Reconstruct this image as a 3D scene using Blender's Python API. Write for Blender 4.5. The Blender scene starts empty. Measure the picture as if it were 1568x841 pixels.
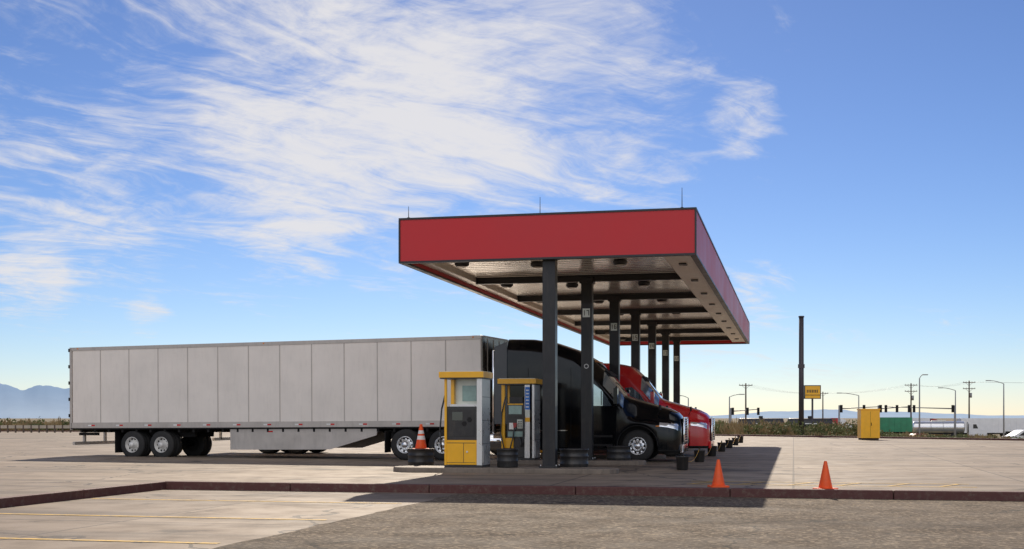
import bpy, bmesh, math, random
from mathutils import Vector, Matrix
random.seed(7)
TH=math.radians(12.78); C,S=math.cos(TH),math.sin(TH); F=1900.0; HOR=640.0
FW=Vector((-S,C,0)); RT=Vector((C,S,0)); CAMH=1.4
def site(x,z): return (x*C-z*S, x*S+z*C)
def at(px,z): return site((px-784)/F*z,z)
scene=bpy.context.scene
# ------------------------------------------------------------ nodes
class NT:
    def __init__(s,nt): s.nt=nt
    def n(s,t,ins=None,**kw):
        nd=s.nt.nodes.new(t)
        for k,v in kw.items(): setattr(nd,k,v)
        if ins:
            for k,v in ins.items():
                if isinstance(v,bpy.types.NodeSocket): s.nt.links.new(v,nd.inputs[k])
                else: nd.inputs[k].default_value=v
        return nd
    def m(s,op,a,b=0.0,c=0.0,clamp=False):
        nd=s.n('ShaderNodeMath',{0:a,1:b,2:c},operation=op); nd.use_clamp=clamp; return nd.outputs[0]
    def mr(s,v,a,b,c=0.0,d=1.0,smooth=True):
        nd=s.n('ShaderNodeMapRange',{0:v,1:a,2:b,3:c,4:d}); 
        if smooth: nd.interpolation_type='SMOOTHSTEP'
        return nd.outputs[0]
    def mix(s,f,a,b,bt='MIX'):
        nd=s.n('ShaderNodeMix',data_type='RGBA',blend_type=bt)
        for k,v in ((0,f),(6,a),(7,b)):
            if isinstance(v,bpy.types.NodeSocket): s.nt.links.new(v,nd.inputs[k])
            else: nd.inputs[k].default_value=v if k==0 else (tuple(v)+(1,) if len(v)==3 else v)
        return nd.outputs[2]
    def noise(s,vec,scale,detail=4,rough=.55,dist=0.0):
        return s.n('ShaderNodeTexNoise',{'Vector':vec,'Scale':scale,'Detail':detail,'Roughness':rough,'Distortion':dist}).outputs[0]
    def mapp(s,vec,sc=(1,1,1),rot=(0,0,0),loc=(0,0,0)):
        return s.n('ShaderNodeMapping',{'Vector':vec,'Scale':sc,'Rotation':rot,'Location':loc}).outputs[0]
def newmat(name):
    m=bpy.data.materials.new(name); m.use_nodes=True
    nt=m.node_tree; b=nt.nodes['Principled BSDF']; return m,NT(nt),b
def M(name,col,rough=.5,metal=0.0,coat=0.0,var=.15,scale=2.0,bump=0.0,bscale=30,emit=0.0,dirt=0.0,spec=.5):
    m,t,b=newmat(name)
    co=t.n('ShaderNodeTexCoord').outputs['Object']
    n=t.noise(co,scale,4,.6)
    f=t.mr(n,.3,.7,smooth=False)
    c0=tuple(max(0,x*(1-var)) for x in col); c1=tuple(min(1,x*(1+var)) for x in col)
    c=t.mix(f,c0,c1)
    if dirt>0:
        n2=t.noise(t.mapp(co,(3,3,.6)),3.0,5,.65)
        c=t.mix(t.mr(n2,.45,.75,0,dirt),c,(.10,.08,.06))
    t.nt.links.new(c,b.inputs['Base Color'])
    r=t.mr(n,.3,.7,max(0,rough-.05),min(1,rough+.06),False)
    t.nt.links.new(r,b.inputs['Roughness'])
    b.inputs['Metallic'].default_value=metal
    b.inputs['Coat Weight'].default_value=coat
    b.inputs['Coat Roughness'].default_value=.04
    b.inputs['Specular IOR Level'].default_value=spec
    if bump>0:
        bn=t.n('ShaderNodeBump',{'Height':t.noise(co,bscale,4),'Strength':bump,'Distance':.01})
        t.nt.links.new(bn.outputs[0],b.inputs['Normal'])
    return m
# ------------------------------------------------------------ mesh builder
class MB:
    def __init__(s): s.v=[];s.f=[];s.mi=[];s.sm=[];s.mats=[]
    def mid(s,mat):
        if mat not in s.mats: s.mats.append(mat)
        return s.mats.index(mat)
    def add(s,vs,fs,mat,smooth=False,T=None):
        o=len(s.v)
        for p in vs:
            p=Vector(p); 
            if T is not None: p=T@p
            s.v.append(p)
        for i,f in enumerate(fs):
            s.f.append([o+k for k in f])
            mm=mat[i] if isinstance(mat,list) else mat
            s.mi.append(s.mid(mm)); s.sm.append(smooth[i] if isinstance(smooth,list) else smooth)
    def box(s,c,d,mat,T=None,rz=0):
        x,y,z=d[0]/2,d[1]/2,d[2]/2
        R=Matrix.Translation(c)@Matrix.Rotation(rz,4,'Z')
        if T is not None: R=T@R
        vs=[(a,b,e) for a in(-x,x) for b in(-y,y) for e in(-z,z)]
        s.add(vs,[(0,1,3,2),(4,6,7,5),(0,4,5,1),(2,3,7,6),(0,2,6,4),(1,5,7,3)],mat,False,R)
    def b2(s,x0,x1,y0,y1,z0,z1,mat,T=None): s.box(((x0+x1)/2,(y0+y1)/2,(z0+z1)/2),(x1-x0,y1-y0,z1-z0),mat,T)
    def lathe(s,prof,origin,axis,mat,n=24,T=None,cap=True,smooth=True):
        a=Vector(axis).normalized(); q=a.to_track_quat('Z','Y').to_matrix().to_4x4()
        R=Matrix.Translation(origin)@q
        if T is not None: R=T@R
        vs=[];fs=[]
        for r,h in prof:
            for k in range(n):
                an=2*math.pi*k/n; vs.append((r*math.cos(an),r*math.sin(an),h))
        sm=[];ml=[]
        for i in range(len(prof)-1):
            for k in range(n):
                fs.append((i*n+k,i*n+(k+1)%n,(i+1)*n+(k+1)%n,(i+1)*n+k)); sm.append(smooth)
                ml.append(mat[i] if isinstance(mat,list) else mat)
        if cap:
            fs.append(tuple(range(n))[::-1]); sm.append(False); ml.append(mat[0] if isinstance(mat,list) else mat)
            fs.append(tuple((len(prof)-1)*n+k for k in range(n))); sm.append(False); ml.append(mat[-1] if isinstance(mat,list) else mat)
        s.add(vs,fs,ml,sm,R)
    def cyl(s,p0,p1,r0,r1,mat,n=14,T=None):
        p0=Vector(p0);p1=Vector(p1); L=(p1-p0).length
        s.lathe([(r0,0),(r1,L)],p0,p1-p0,mat,n,T)
    def tube(s,pts,r,mat,n=8,T=None):
        pts=[Vector(p) for p in pts]
        for a,b in zip(pts[:-1],pts[1:]): s.cyl(a,b,r,r,mat,n,T)
    def prism(s,poly,y0,y1,mat,T=None,ax='y'):
        n=len(poly)
        if ax=='y': vs=[(p[0],y0,p[1]) for p in poly]+[(p[0],y1,p[1]) for p in poly]
        elif ax=='x': vs=[(y0,p[0],p[1]) for p in poly]+[(y1,p[0],p[1]) for p in poly]
        else: vs=[(p[0],p[1],y0) for p in poly]+[(p[0],p[1],y1) for p in poly]
        fs=[tuple(range(n)),tuple(range(n,2*n))[::-1]]+[(i,(i+1)%n,n+(i+1)%n,n+i) for i in range(n)]
        s.add(vs,fs,mat,False,T)
    def obj(s,name,loc=(0,0,0),rot=(0,0,0),bevel=0,parent=None,recalc=True):
        me=bpy.data.meshes.new(name); me.from_pydata(s.v,[],s.f)
        for m in s.mats: me.materials.append(m)
        for p,mi,sm in zip(me.polygons,s.mi,s.sm): p.material_index=mi; p.use_smooth=sm
        if recalc:
            bm=bmesh.new(); bm.from_mesh(me); bmesh.ops.recalc_face_normals(bm,faces=bm.faces); bm.to_mesh(me); bm.free()
        ob=bpy.data.objects.new(name,me); scene.collection.objects.link(ob)
        ob.location=loc; ob.rotation_euler=rot
        if bevel>0:
            md=ob.modifiers.new('Bevel','BEVEL'); md.width=bevel; md.segments=2; md.limit_method='ANGLE'; md.angle_limit=math.radians(50)
        if parent: ob.parent=parent
        return ob
def empty(name,loc=(0,0,0),rot=(0,0,0)):
    e=bpy.data.objects.new(name,None); scene.collection.objects.link(e); e.location=loc; e.rotation_euler=rot; e.empty_display_size=.3; return e
# ------------------------------------------------------------ surface materials
def ground_mat(name,kind):
    m,t,b=newmat(name)
    pos=t.n('ShaderNodeNewGeometry').outputs['Position']
    sp=t.n('ShaderNodeSeparateXYZ',{0:pos}); X,Y=sp.outputs[0],sp.outputs[1]
    big=t.noise(pos,.13,3,.6); mid=t.noise(pos,1.1,6,.65); fine=t.noise(pos,38,2,.7)
    if kind=='concrete':
        c=t.mix(t.mr(big,.3,.7),(.235,.18,.128),(.335,.262,.192))
        cx=t.m('FLOOR',t.m('DIVIDE',X,4.9)); cy=t.m('FLOOR',t.m('DIVIDE',Y,4.2))
        wn=t.n('ShaderNodeTexWhiteNoise',{0:t.n('ShaderNodeCombineXYZ',{0:cx,1:cy}).outputs[0]},noise_dimensions='3D').outputs[0]
        c=t.mix(t.mr(wn,0,1,.0,.38,False),c,(.13,.10,.077))
        c=t.mix(t.mr(mid,.40,.74,0,.6),c,(.12,.092,.07))
        tr=t.noise(t.mapp(pos,(.07,.9,1)),1.0,5,.6)
        c=t.mix(t.mr(tr,.46,.70,0,.8),c,(.075,.06,.047))
        sp2=t.noise(pos,.55,4,.6,.6)
        lane=t.m('MULTIPLY',t.mr(t.m('ABSOLUTE',t.m('SUBTRACT',Y,33.6)),1.2,3.6,1,0),t.mr(t.m('ABSOLUTE',t.m('ADD',X,5.5)),3,9,1,0))
        c=t.mix(t.mr(t.m('ADD',sp2,t.m('MULTIPLY',lane,.13)),.60,.70,0,.75),c,(.035,.03,.026))
        jx=t.m('LESS_THAN',t.m('PINGPONG',X,2.45),.024); jy=t.m('LESS_THAN',t.m('PINGPONG',Y,2.1),.030)
        j=t.m('MAXIMUM',jx,jy)
        c=t.mix(t.m('MULTIPLY',j,.8),c,(.04,.033,.027))
        wp=t.n('ShaderNodeVectorMath',{0:pos,1:t.n('ShaderNodeVectorMath',{0:t.n('ShaderNodeTexNoise',{'Vector':pos,'Scale':.8,'Detail':4}).outputs[1],3:1.6},operation='SCALE').outputs[0]},operation='ADD').outputs[0]
        vo=t.n('ShaderNodeTexVoronoi',{'Vector':wp,'Scale':.11},feature='DISTANCE_TO_EDGE').outputs[0]
        c=t.mix(t.m('MULTIPLY',t.m('LESS_THAN',vo,.0042),.85),c,(.035,.03,.026))
        c=t.mix(t.mr(fine,.35,.7,0,.16,False),c,(.44,.35,.26))
        bs=.2; ro=.68
    elif kind=='asphalt':
        c=t.mix(t.mr(big,.3,.7),(.100,.074,.050),(.150,.113,.078))
        c=t.mix(t.mr(mid,.35,.75,0,.45),c,(.07,.054,.04))
        vo=t.n('ShaderNodeTexVoronoi',{'Vector':pos,'Scale':20}); sc_=t.n('ShaderNodeSeparateColor',{0:vo.outputs[1]})
        c=t.mix(t.mr(sc_.outputs[0],.55,.95,0,.65),c,(.36,.28,.19))
        c=t.mix(t.mr(sc_.outputs[1],.7,1,0,.65),c,(.03,.025,.02))
        tr=t.noise(t.mapp(pos,(.06,.5,1)),1.0,5,.6)
        c=t.mix(t.mr(tr,.46,.72,0,.55),c,(.06,.047,.036))
        wp=t.n('ShaderNodeVectorMath',{0:pos,1:t.n('ShaderNodeVectorMath',{0:t.n('ShaderNodeTexNoise',{'Vector':pos,'Scale':1.0,'Detail':4}).outputs[1],3:1.3},operation='SCALE').outputs[0]},operation='ADD').outputs[0]
        vo2=t.n('ShaderNodeTexVoronoi',{'Vector':wp,'Scale':.16},feature='DISTANCE_TO_EDGE').outputs[0]
        c=t.mix(t.m('MULTIPLY',t.m('LESS_THAN',vo2,.004),.7),c,(.03,.026,.022))
        bs=.7; ro=.85
    else:
        c=t.mix(t.mr(t.noise(pos,.05,6,.65),.4,.6),(.22,.16,.10),(.09,.09,.045))
        c=t.mix(t.mr(mid,.4,.7,0,.5),c,(.27,.20,.125))
        bs=.6; ro=.9
    t.nt.links.new(c,b.inputs['Base Color'])
    t.nt.links.new(t.mr(mid,.3,.7,ro-.08,ro+.1,False),b.inputs['Roughness'])
    b.inputs['Specular IOR Level'].default_value=.22
    h=t.m('ADD',t.noise(pos,60,2,.7),t.m('MULTIPLY',mid,.6))
    bn=t.n('ShaderNodeBump',{'Height':h,'Strength':bs,'Distance':.02})
    t.nt.links.new(bn.outputs[0],b.inputs['Normal'])
    return m
mConc=ground_mat('concrete','concrete'); mAsph=ground_mat('asphalt','asphalt'); mDirt=ground_mat('desert_soil','dirt')
def worn(name,col,under,lo=.4,hi=.6):
    m,t,b=newmat(name); pos=t.n('ShaderNodeNewGeometry').outputs['Position']
    n=t.noise(pos,7,6,.75); c=t.mix(t.mr(n,lo,hi),col,under)
    t.nt.links.new(c,b.inputs['Base Color']); b.inputs['Roughness'].default_value=.7; return m
mYel=worn('worn_yellow_paint',(.66,.40,.05),(.25,.19,.125),.42,.68)
mKerb=worn('red_kerb_paint',(.10,.033,.028),(.17,.12,.09),.46,.78)
mRed=M('canopy_red',(.55,.014,.020),.42,0,0,.05,.4)
mBlk=M('black_trim',(.018,.018,.02),.4,0,0,.2,2)
mCol=M('column_black',(.018,.018,.02),.42,0,.1,.3,3,dirt=.2,spec=.35)
mDeck=M('deck_metal',(.93,.88,.80),.22,.6,0,.06,.8,dirt=.08)
mSoff=M('soffit_metal',(.80,.74,.65),.4,.15,0,.1,.8,dirt=.15)
mTyre=M('tyre_rubber',(.022,.021,.02),.75,0,0,.3,6,.3,60)
mRim=M('wheel_aluminium',(.76,.76,.76),.25,.9,0,.1,6)
mRimW=M('wheel_white_steel',(.68,.66,.62),.45,.2,0,.2,6,dirt=.3)
mDark=M('dark_underside',(.015,.014,.014),.7,0,0,.3,3,spec=.3)
mChrome=M('chrome',(.80,.80,.81),.10,1,0,.05,3)
mGlass=M('dark_glass',(.04,.05,.06),.04,.3,1,.1,1)
mWind=M('windscreen_glass',(.42,.53,.60),.06,.75,1,.2,1)
mBPaint=M('black_truck_paint',(.004,.0045,.006),.12,0,.15,.2,1,spec=.25)
mExt=M('fairing_grey',(.06,.065,.075),.35,0,.2,.2,1)
mRPaint=M('red_truck_paint',(.58,.010,.014),.25,0,.6,.1,1)
mLamp=M('headlamp',(.85,.9,.95),.08,.6,1,.2,8)
mAmb=M('amber_lens',(.8,.25,.02),.3)
mRedL=M('red_reflector',(.60,.015,.012),.3)
mWht=M('white_reflector',(.75,.75,.72),.3)
mTrl=M('trailer_panel',(.84,.775,.70),.36,.1,.1,.06,.7,dirt=.06)
mTrl2=M('trailer_rail',(.55,.50,.45),.35,.35,0,.1,1.5,dirt=.15)
mSeam=M('trailer_seam',(.50,.455,.41),.5,.1,0,.1,1.5)
mNose=M('trailer_nose_metal',(.30,.255,.21),.22,.85,0,.2,1.2)
mPY=M('pump_yellow',(.90,.46,.008),.35,0,.2,.06,3,dirt=.06)
mSil=M('pump_steel',(.66,.65,.63),.30,.7,0,.08,3)
mBlkP=M('pump_black',(.02,.02,.022),.3,0,.2,.3,3)
mScr=M('screen',(.22,.36,.34),.1,0,1,.2,5)
mPale=M('pale_panel',(.66,.70,.62),.2,0,.5,.1,4)
mBlue=M('poster_blue',(.03,.18,.6),.4,0,0,.2,6)
mOr=M('cone_orange',(.92,.11,.012),.5,0,0,.1,6,dirt=.12)
mWC=M('cone_white',(.85,.82,.78),.4,0,0,.1,6)
mDrum=M('black_plastic',(.024,.023,.023),.45,0,0,.3,6,dirt=.3)
mPole=M('galvanised_pole',(.30,.30,.30),.5,.5,0,.1,3)
mDkPole=M('dark_pole',(.05,.042,.048),.5,0,0,.2,3)
mWood=M('wood_pole',(.11,.08,.06),.8,0,0,.3,3)
mGreenC=M('green_container',(.03,.22,.11),.5,0,0,.15,1,dirt=.2)
mTank=M('silver_tank',(.75,.75,.75),.2,.7,0,.05,1)
mWhV=M('white_vehicle',(.78,.78,.78),.35,0,.4,.05,1)
mRedV=M('red_vehicle',(.4,.03,.03),.4,0,.2,.1,1)
mBlV=M('black_tankcar',(.025,.025,.028),.45,0,0,.2,1)
mIsl=M('island_concrete',(.20,.16,.125),.7,0,0,.25,1.5,.3,dirt=.5)
mTanB=M('tan_wall',(.40,.33,.26),.8,0,0,.15,.5)
# ------------------------------------------------------------ ground
edge=[(-400,112),(-30,112),(-3.5,96.6),(13.8,81),(40,57),(60,40),(400,40)]
def eY(x):
    for (a,b),(c,d) in zip(edge[:-1],edge[1:]):
        if a<=x<=c: return b+(d-b)*(x-a)/(c-a)
    return 112 if x<0 else 40
def sst(t): t=max(0,min(1,t)); return t*t*(3-2*t)
def gh(x,y):
    s=y-eY(x)
    if s<-1.5: return -.35
    if s<0: return -.35+.31*(s+1.5)/1.5
    return -.04-2.6*sst(s/75)+.15*math.sin(x*.13+y*.07)*sst(s/20)*(1 if s<200 else 0)
def axis_pts(lo,hi,st,far):
    p=[lo+i*st for i in range(int((hi-lo)/st)+1)]
    d=st; a=p[-1]
    while a<far: d*=1.35; a+=d; p.append(a)
    d=st;a=lo; q=[]
    while a>-far: d*=1.35; a-=d; q.append(a)
    return q[::-1]+p
gx=axis_pts(-120,120,4,30000); gy=[y for y in axis_pts(20,220,2,30000) if y>-400]
mb=MB(); nx=len(gx)
mb.add([(x,y,gh(x,y)) for y in gy for x in gx],[(j*nx+i,j*nx+i+1,(j+1)*nx+i+1,(j+1)*nx+i) for j in range(len(gy)-1) for i in range(nx-1)],mDirt,True)
mb.obj('ground',recalc=False)
KY=24.7; KX=-13.4
mb=MB()
A=[(-150,KY),(60,KY),(60,40),(40,57),(13.8,81),(-3.5,96.6),(-30,112),(-150,112)]
B=[(-150,-30),(KX,-30),(KX,KY),(-150,KY)]
mb.prism(A,-.3,0,mConc,ax='z'); mb.prism(B,-.301,0,mConc,ax='z')
mb.obj('concrete_pavement')
mb=MB(); mb.add([(KX,-30,-.15),(-6.65,-30,-.15),(-6.65,KY,-.15),(KX,KY,-.15)],[(0,1,2,3)],mConc); mb.obj('concrete_parking_area',recalc=False)
# asphalt with a slightly ragged edge against the concrete
ed=[]; y=-30.0
while y<KY: ed.append((-6.65+.05*math.sin(y*2.1)+random.uniform(-.05,.05),y)); y+=.35
ed.append((-6.65,KY))
mb=MB(); n_=len(ed); mb.add([(a,b,-.146) for a,b in ed]+[(60,b,-.146) for a,b in ed],[(i,n_+i,n_+i+1,i+1) for i in range(n_-1)],mAsph); mb.obj('asphalt_road',recalc=False)
def kerb_run(mb,a,b,w=.17,h=.025,lo=-.3):
    a=Vector((a[0],a[1],0));b=Vector((b[0],b[1],0)); L=(b-a).length; an=math.atan2(b.y-a.y,b.x-a.x); n=max(1,int(L/3))
    for i in range(n):
        c=a+(b-a)*((i+.5)/n)
        mb.box((c.x,c.y,(h+lo)/2),(L/n-.012,w,h-lo),mKerb,rz=an)
mb=MB(); kerb_run(mb,(KX-.05,KY-.05),(60,KY-.05)); kerb_run(mb,(KX+.06,-20),(KX+.06,KY-.14)); 
for a,b in zip(edge[1:5],edge[2:6]): kerb_run(mb,a,b,h=.12)
kerb_run(mb,(-110,112),(-30,112),h=.12)
mb.obj('kerb',bevel=.02)
mb=MB()
def stripe(x0,y0,x1,y1,z,w=.11):
    d=Vector((x1-x0,y1-y0,0)); n=Vector((-d.y,d.x,0)).normalized()*w/2
    a=Vector((x0,y0,z)); b=Vector((x1,y1,z)); mb.add([a-n,b-n,b+n,a+n],[(0,1,2,3)],mYel)
for y in (21.4,17.7,14.1,10.5): stripe(KX+.3,y,-6.9,y,-.144,.13)
stripe(-2.2,26.4,3.6,26.4,.004); stripe(-2.2,27.6,3.6,27.6,.004)
for i in range(6): stripe(-2.1+i*1.0,26.45,-1.6+i*1.0,27.55,.008,.09)
stripe(6,30,11,52,.004)
mb.obj('painted_parking_lines',recalc=False)
# ------------------------------------------------------------ canopy
cx0,cx1,cy0,cy1=-9.95,-2.34,30.7,68.4; zb,zt=5.4,6.57
can=empty('fuel_station_canopy',((cx0+cx1)/2,(cy0+cy1)/2,0)); cen=Vector(can.location)
def cobj(mb,name,bevel=0): o=mb.obj(name,loc=tuple(-cen),bevel=bevel,parent=can); return o
mb=MB(); th=.14
mb.b2(cx0,cx1,cy0,cy0+th,zb+.05,zt-.05,mRed); mb.b2(cx0,cx1,cy1-th,cy1,zb+.05,zt-.05,mRed)
mb.b2(cx0,cx0+th,cy0+th,cy1-th,zb+.05,zt-.05,mRed); mb.b2(cx1-th,cx1,cy0+th,cy1-th,zb+.05,zt-.05,mRed)
cobj(mb,'fascia')
mb=MB(); e=.02
for (z0,z1) in ((zb,zb+.05),(zt-.05,zt)):
    mb.b2(cx0-e,cx1+e,cy0-e,cy0+th,z0,z1,mBlk); mb.b2(cx0-e,cx1+e,cy1-th,cy1+e,z0,z1,mBlk)
    mb.b2(cx0-e,cx0+th,cy0+th,cy1-th,z0,z1,mBlk); mb.b2(cx1-th,cx1+e,cy0+th,cy1-th,z0,z1,mBlk)
for (x,y) in ((cx0,cy0),(cx1,cy0),(cx0,cy1),(cx1,cy1)): mb.b2(x-.022,x+.022,y-.022,y+.022,zb+.05,zt-.05,mBlk)
cobj(mb,'fascia_trim')
mb=MB(); mb.b2(cx0+th,cx1-th,cy0+th,cy1-th,5.78,6.3,mSoff); cobj(mb,'roof_deck')
mb=MB(); vs=[];fs=[]
yy=cy0+th
while yy<cy1-th-.4:
    o=len(vs)
    for (dy,z) in ((0,5.70),(.30,5.70),(.315,5.735),(.385,5.735),(.40,5.70)):
        vs+= [(cx0+th+.3,yy+dy,z),(cx1-th-.75,yy+dy,z)]
    for i in range(4): fs.append((o+2*i,o+2*i+1,o+2*i+3,o+2*i+2))
    yy+=.40
mb.add(vs,fs,mDeck)
cobj(mb,'ceiling_panels')
mb=MB()
mb.b2(cx0+th,cx0+th+.3,cy0+th,cy1-th,5.55,5.78,mSoff)
mb.b2(cx1-th-.75,cx1-th,cy0+th,cy1-th,5.50,5.78,mSoff)
cobj(mb,'edge_soffit',.01)
mb=MB(); colY=[31.1+5.875*i for i in range(7)]; colX=-6.06
for i,y in enumerate(colY):
    yb=y if i else y+.1
    mb.b2(cx0+th+.3,cx1-th-.75,yb-.09,yb+.09,5.50,5.53,mBlk); mb.b2(cx0+th+.3,cx1-th-.75,yb-.012,yb+.012,5.53,5.70,mBlk); mb.b2(cx0+th+.3,cx1-th-.75,yb-.09,yb+.09,5.68,5.72,mBlk)
cobj(mb,'cross_beams')
mb=MB()
for i,y in enumerate(colY):
    z0=.12; mb.b2(colX-.165,colX+.165,y-.165,y+.165,z0,5.60,mCol)
    mb.b2(colX-.24,colX+.24,y-.24,y+.24,z0,.17,mCol)
    mb.b2(colX-.21,colX+.21,y-.21,y+.21,5.44,5.6,mCol)
    for sx in (-.2,.2):
        for sy in(-.2,.2): mb.cyl((colX+sx,y+sy,.17),(colX+sx,y+sy,.21),.018,.018,mSil,6)
cobj(mb,'columns',.012)
mb=MB()
SEG={'1':[(.03,.05,0,.16)],'7':[(0,.08,.135,.16),(.055,.08,0,.135)],'6':[(0,.022,0,.16),(0,.08,0,.024),(0,.08,.136,.16),(.058,.08,.024,.08),(.022,.08,.07,.09)],'5':[(0,.08,0,.024),(0,.08,.136,.16),(.058,.08,.024,.08),(.0,.022,.08,.136),(.0,.08,.07,.09)],'4':[(0,.022,.07,.16),(0,.08,.06,.082),(.058,.08,0,.16)],'3':[(0,.08,0,.024),(0,.08,.136,.16),(.058,.08,.024,.136),(.02,.06,.07,.09)],'2':[(0,.08,0,.024),(0,.08,.136,.16),(.058,.08,.08,.136),(0,.022,.024,.08),(.0,.08,.07,.09)]}
for i,y in enumerate(colY):
    if i>=1:
        mb.b2(colX-.11,colX+.11,y-.19,y-.17,4.42,4.68,mPale)
        for ch,ox in (('1',-.095),(str(8-i),.008)):
            for k,(a,b,c_,d) in enumerate(SEG[ch]): mb.b2(colX+ox+a,colX+ox+b,y-.196-.0004*k,y-.191,4.47+c_,4.47+d,mBlk)
    if i==1:
        mb.cyl((colX,y-.166,2.95),(colX,y-.18,2.95),.07,.07,mWht,16); mb.cyl((colX,y-.18,2.95),(colX,y-.184,2.95),.05,.05,mBlk,16)
cobj(mb,'column_number_signs')
mb=MB()
def lamp(x,y,z=5.70):
    mb.lathe([(.16,0),(.20,-.03),(.20,-.09),(.14,-.14),(.12,-.15)],(x,y,z),(0,0,1),[mBlk,mBlk,mBlk,mSoff],16)
for i in range(7):
    yy=33.0+5.5*i
    for x in (-8.9,-6.9,-4.6): lamp(x,yy+(0 if x<-8 else .6))
for i in range(9): 
    yy=33+4*i; mb.b2(cx1-.62,cx1-.42,yy,yy+.3,5.46,5.50,mBlk)
lamp(-8.6,31.5); lamp(-7.1,31.5); 
cobj(mb,'ceiling_lights')
mb=MB()
for (x,y,h) in ((-9.8,31,.35),(-6.4,31.5,.55),(-2.7,31,.55),(-2.5,50,.5)):
    mb.cyl((x,y,zt),(x,y,zt+h),.012,.006,mBlk,6); mb.cyl((x,y,zt),(x,y,zt+.06),.05,.04,mBlk,8)
cobj(mb,'lightning_rods')
# islands
for i,y in enumerate(colY):
    mb=MB(); pts=[]
    x0,x1=-9.6,-4.9; r=.62
    for k in range(9): a=math.pi/2+math.pi*k/8; pts.append((x0+r*math.cos(a),y+r*math.sin(a)))
    for k in range(9): a=-math.pi/2+math.pi*k/8; pts.append((x1+r*math.cos(a),y+r*math.sin(a)))
    mb.prism(pts,-.02,.13,mIsl,ax='z')
    mb.obj('pump_island',bevel=.03)
# ------------------------------------------------------------ pumps
def pump(loc,kind):
    mb=MB(); H=2.45
    mb.b2(-.5,.5,-.42,.42,0,.06,mBlkP)
    mb.b2(.43,.50,-.44,.44,.06,H-.15,mSil); mb.b2(.36,.43,-.43,-.36,.06,H-.15,mSil); 
    for z in (.6,1.2,1.8): mb.b2(.5,.504,-.42,.42,z,z+.012,mBlkP)
    mb.b2(.502,.515,-.35,-.05,.12,.55,mSil)
    mb.b2(-.62,.56,-.52,.52,H-.15,H,mPY); mb.b2(-.60,.54,-.50,.50,H-.18,H-.15,mBlkP); mb.b2(-.58,.52,-.48,.48,H,H+.015,mPale)
    if kind==0:
        mb.b2(-.50,-.44,-.42,-.36,.06,H-.15,mPY); mb.b2(-.50,-.44,.36,.42,.06,H-.15,mSil)
        mb.b2(-.49,.36,-.40,.30,.07,.70,mPY); mb.b2(-.45,.32,-.405,-.40,.62,.635,mBlkP); mb.b2(-.45,.32,-.405,-.40,.12,.13,mBlkP)
        mb.b2(.0,.012,-.405,-.40,.13,.62,mBlkP); mb.cyl((.1,-.40,.4),(.1,-.42,.4),.025,.025,mSil,10)
        mb.b2(-.47,.35,-.37,.28,.70,1.56,mBlkP)
        mb.b2(-.40,.28,-.385,-.37,.80,1.48,mDrum); mb.b2(-.3,-.02,-.40,-.385,1.2,1.42,mGlass)
        for (hx,hz) in ((.02,1.12),(.16,1.22)):
            mb.prism([(hx+.07*math.cos(a*math.pi/3),hz+.07*math.sin(a*math.pi/3)) for a in range(6)],-.392,-.385,mDark)
        mb.b2(-.42,.33,-.30,.24,1.56,1.62,mSil); mb.b2(-.40,.32,-.12,.1,1.62,H-.18,mPale); mb.b2(-.36,-.28,-.30,-.13,1.62,H-.2,mPY); mb.b2(-.1,.28,-.135,-.12,1.7,2.1,mScr)
        mb.tube([(-.53,-.2,1.9),(-.62,-.25,1.5),(-.66,-.28,.9),(-.62,-.25,.45),(-.54,-.2,.4),(-.52,-.2,.8),(-.52,-.2,1.15)],.022,mBlkP)
    else:
        mb.b2(-.52,-.42,-.42,-.32,.06,H-.15,mPY); mb.b2(-.50,-.44,.34,.42,.06,H-.15,mPY)
        mb.b2(-.44,.18,-.34,.30,.07,.62,mBlkP); mb.b2(-.48,-.16,-.37,-.30,.08,.66,mPY)
        mb.b2(-.38,.16,-.33,.28,.62,1.30,mBlkP); mb.b2(-.34,.12,-.345,-.33,.70,.86,mScr); mb.b2(-.30,-.1,-.35,-.33,.92,1.12,mSil); mb.b2(-.05,.12,-.35,-.33,.95,1.22,mPale)
        for i in range(3):
            for j in range(4): mb.b2(-.02+i*.045,.01+i*.045,-.356,-.35,.98+j*.055,1.015+j*.055,mBlkP)
        mb.b2(-.36,.17,-.38,.30,1.30,1.72,mBlkP); mb.b2(-.30,.10,-.39,-.38,1.38,1.64,mScr); mb.b2(-.34,.14,-.385,-.38,1.66,1.70,mPY)
        mb.b2(-.3,.12,-.30,.24,1.72,1.9,mDrum)
        mb.b2(.20,.43,-.43,-.40,.06,H-.18,mSil)
        mb.b2(.215,.36,-.44,-.43,1.52,2.2,mBlue); 
        for k in range(6): mb.b2(.24,.335,-.444,-.44,1.58+.1*k,1.62+.1*k,mWht)
        mb.b2(.215,.36,-.44,-.43,1.30,1.50,mPale); mb.b2(.215,.36,-.44,-.43,1.15,1.28,mPY)
        mb.tube([(-.40,-.40,1.9),(-.5,-.46,1.4),(-.52,-.5,.8),(-.42,-.5,.35),(-.25,-.48,.3),(-.15,-.44,.7),(-.12,-.40,1.0)],.02,mBlkP)
        mb.tube([(.18,-.38,1.8),(.20,-.46,1.3),(.18,-.48,.7),(.1,-.46,.4),(.04,-.42,.7)],.02,mBlkP)
        mb.prism([(-.14,.95),(-.06,1.0),(-.04,1.12),(-.16,1.12)],-.44,-.38,mRedV)
    mb.obj('fuel_pump',loc=loc,bevel=.008)
for i,y in enumerate(colY): pump((-8.24 if i==0 else -8.1,y,.13),0 if i==0 else 1)
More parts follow.
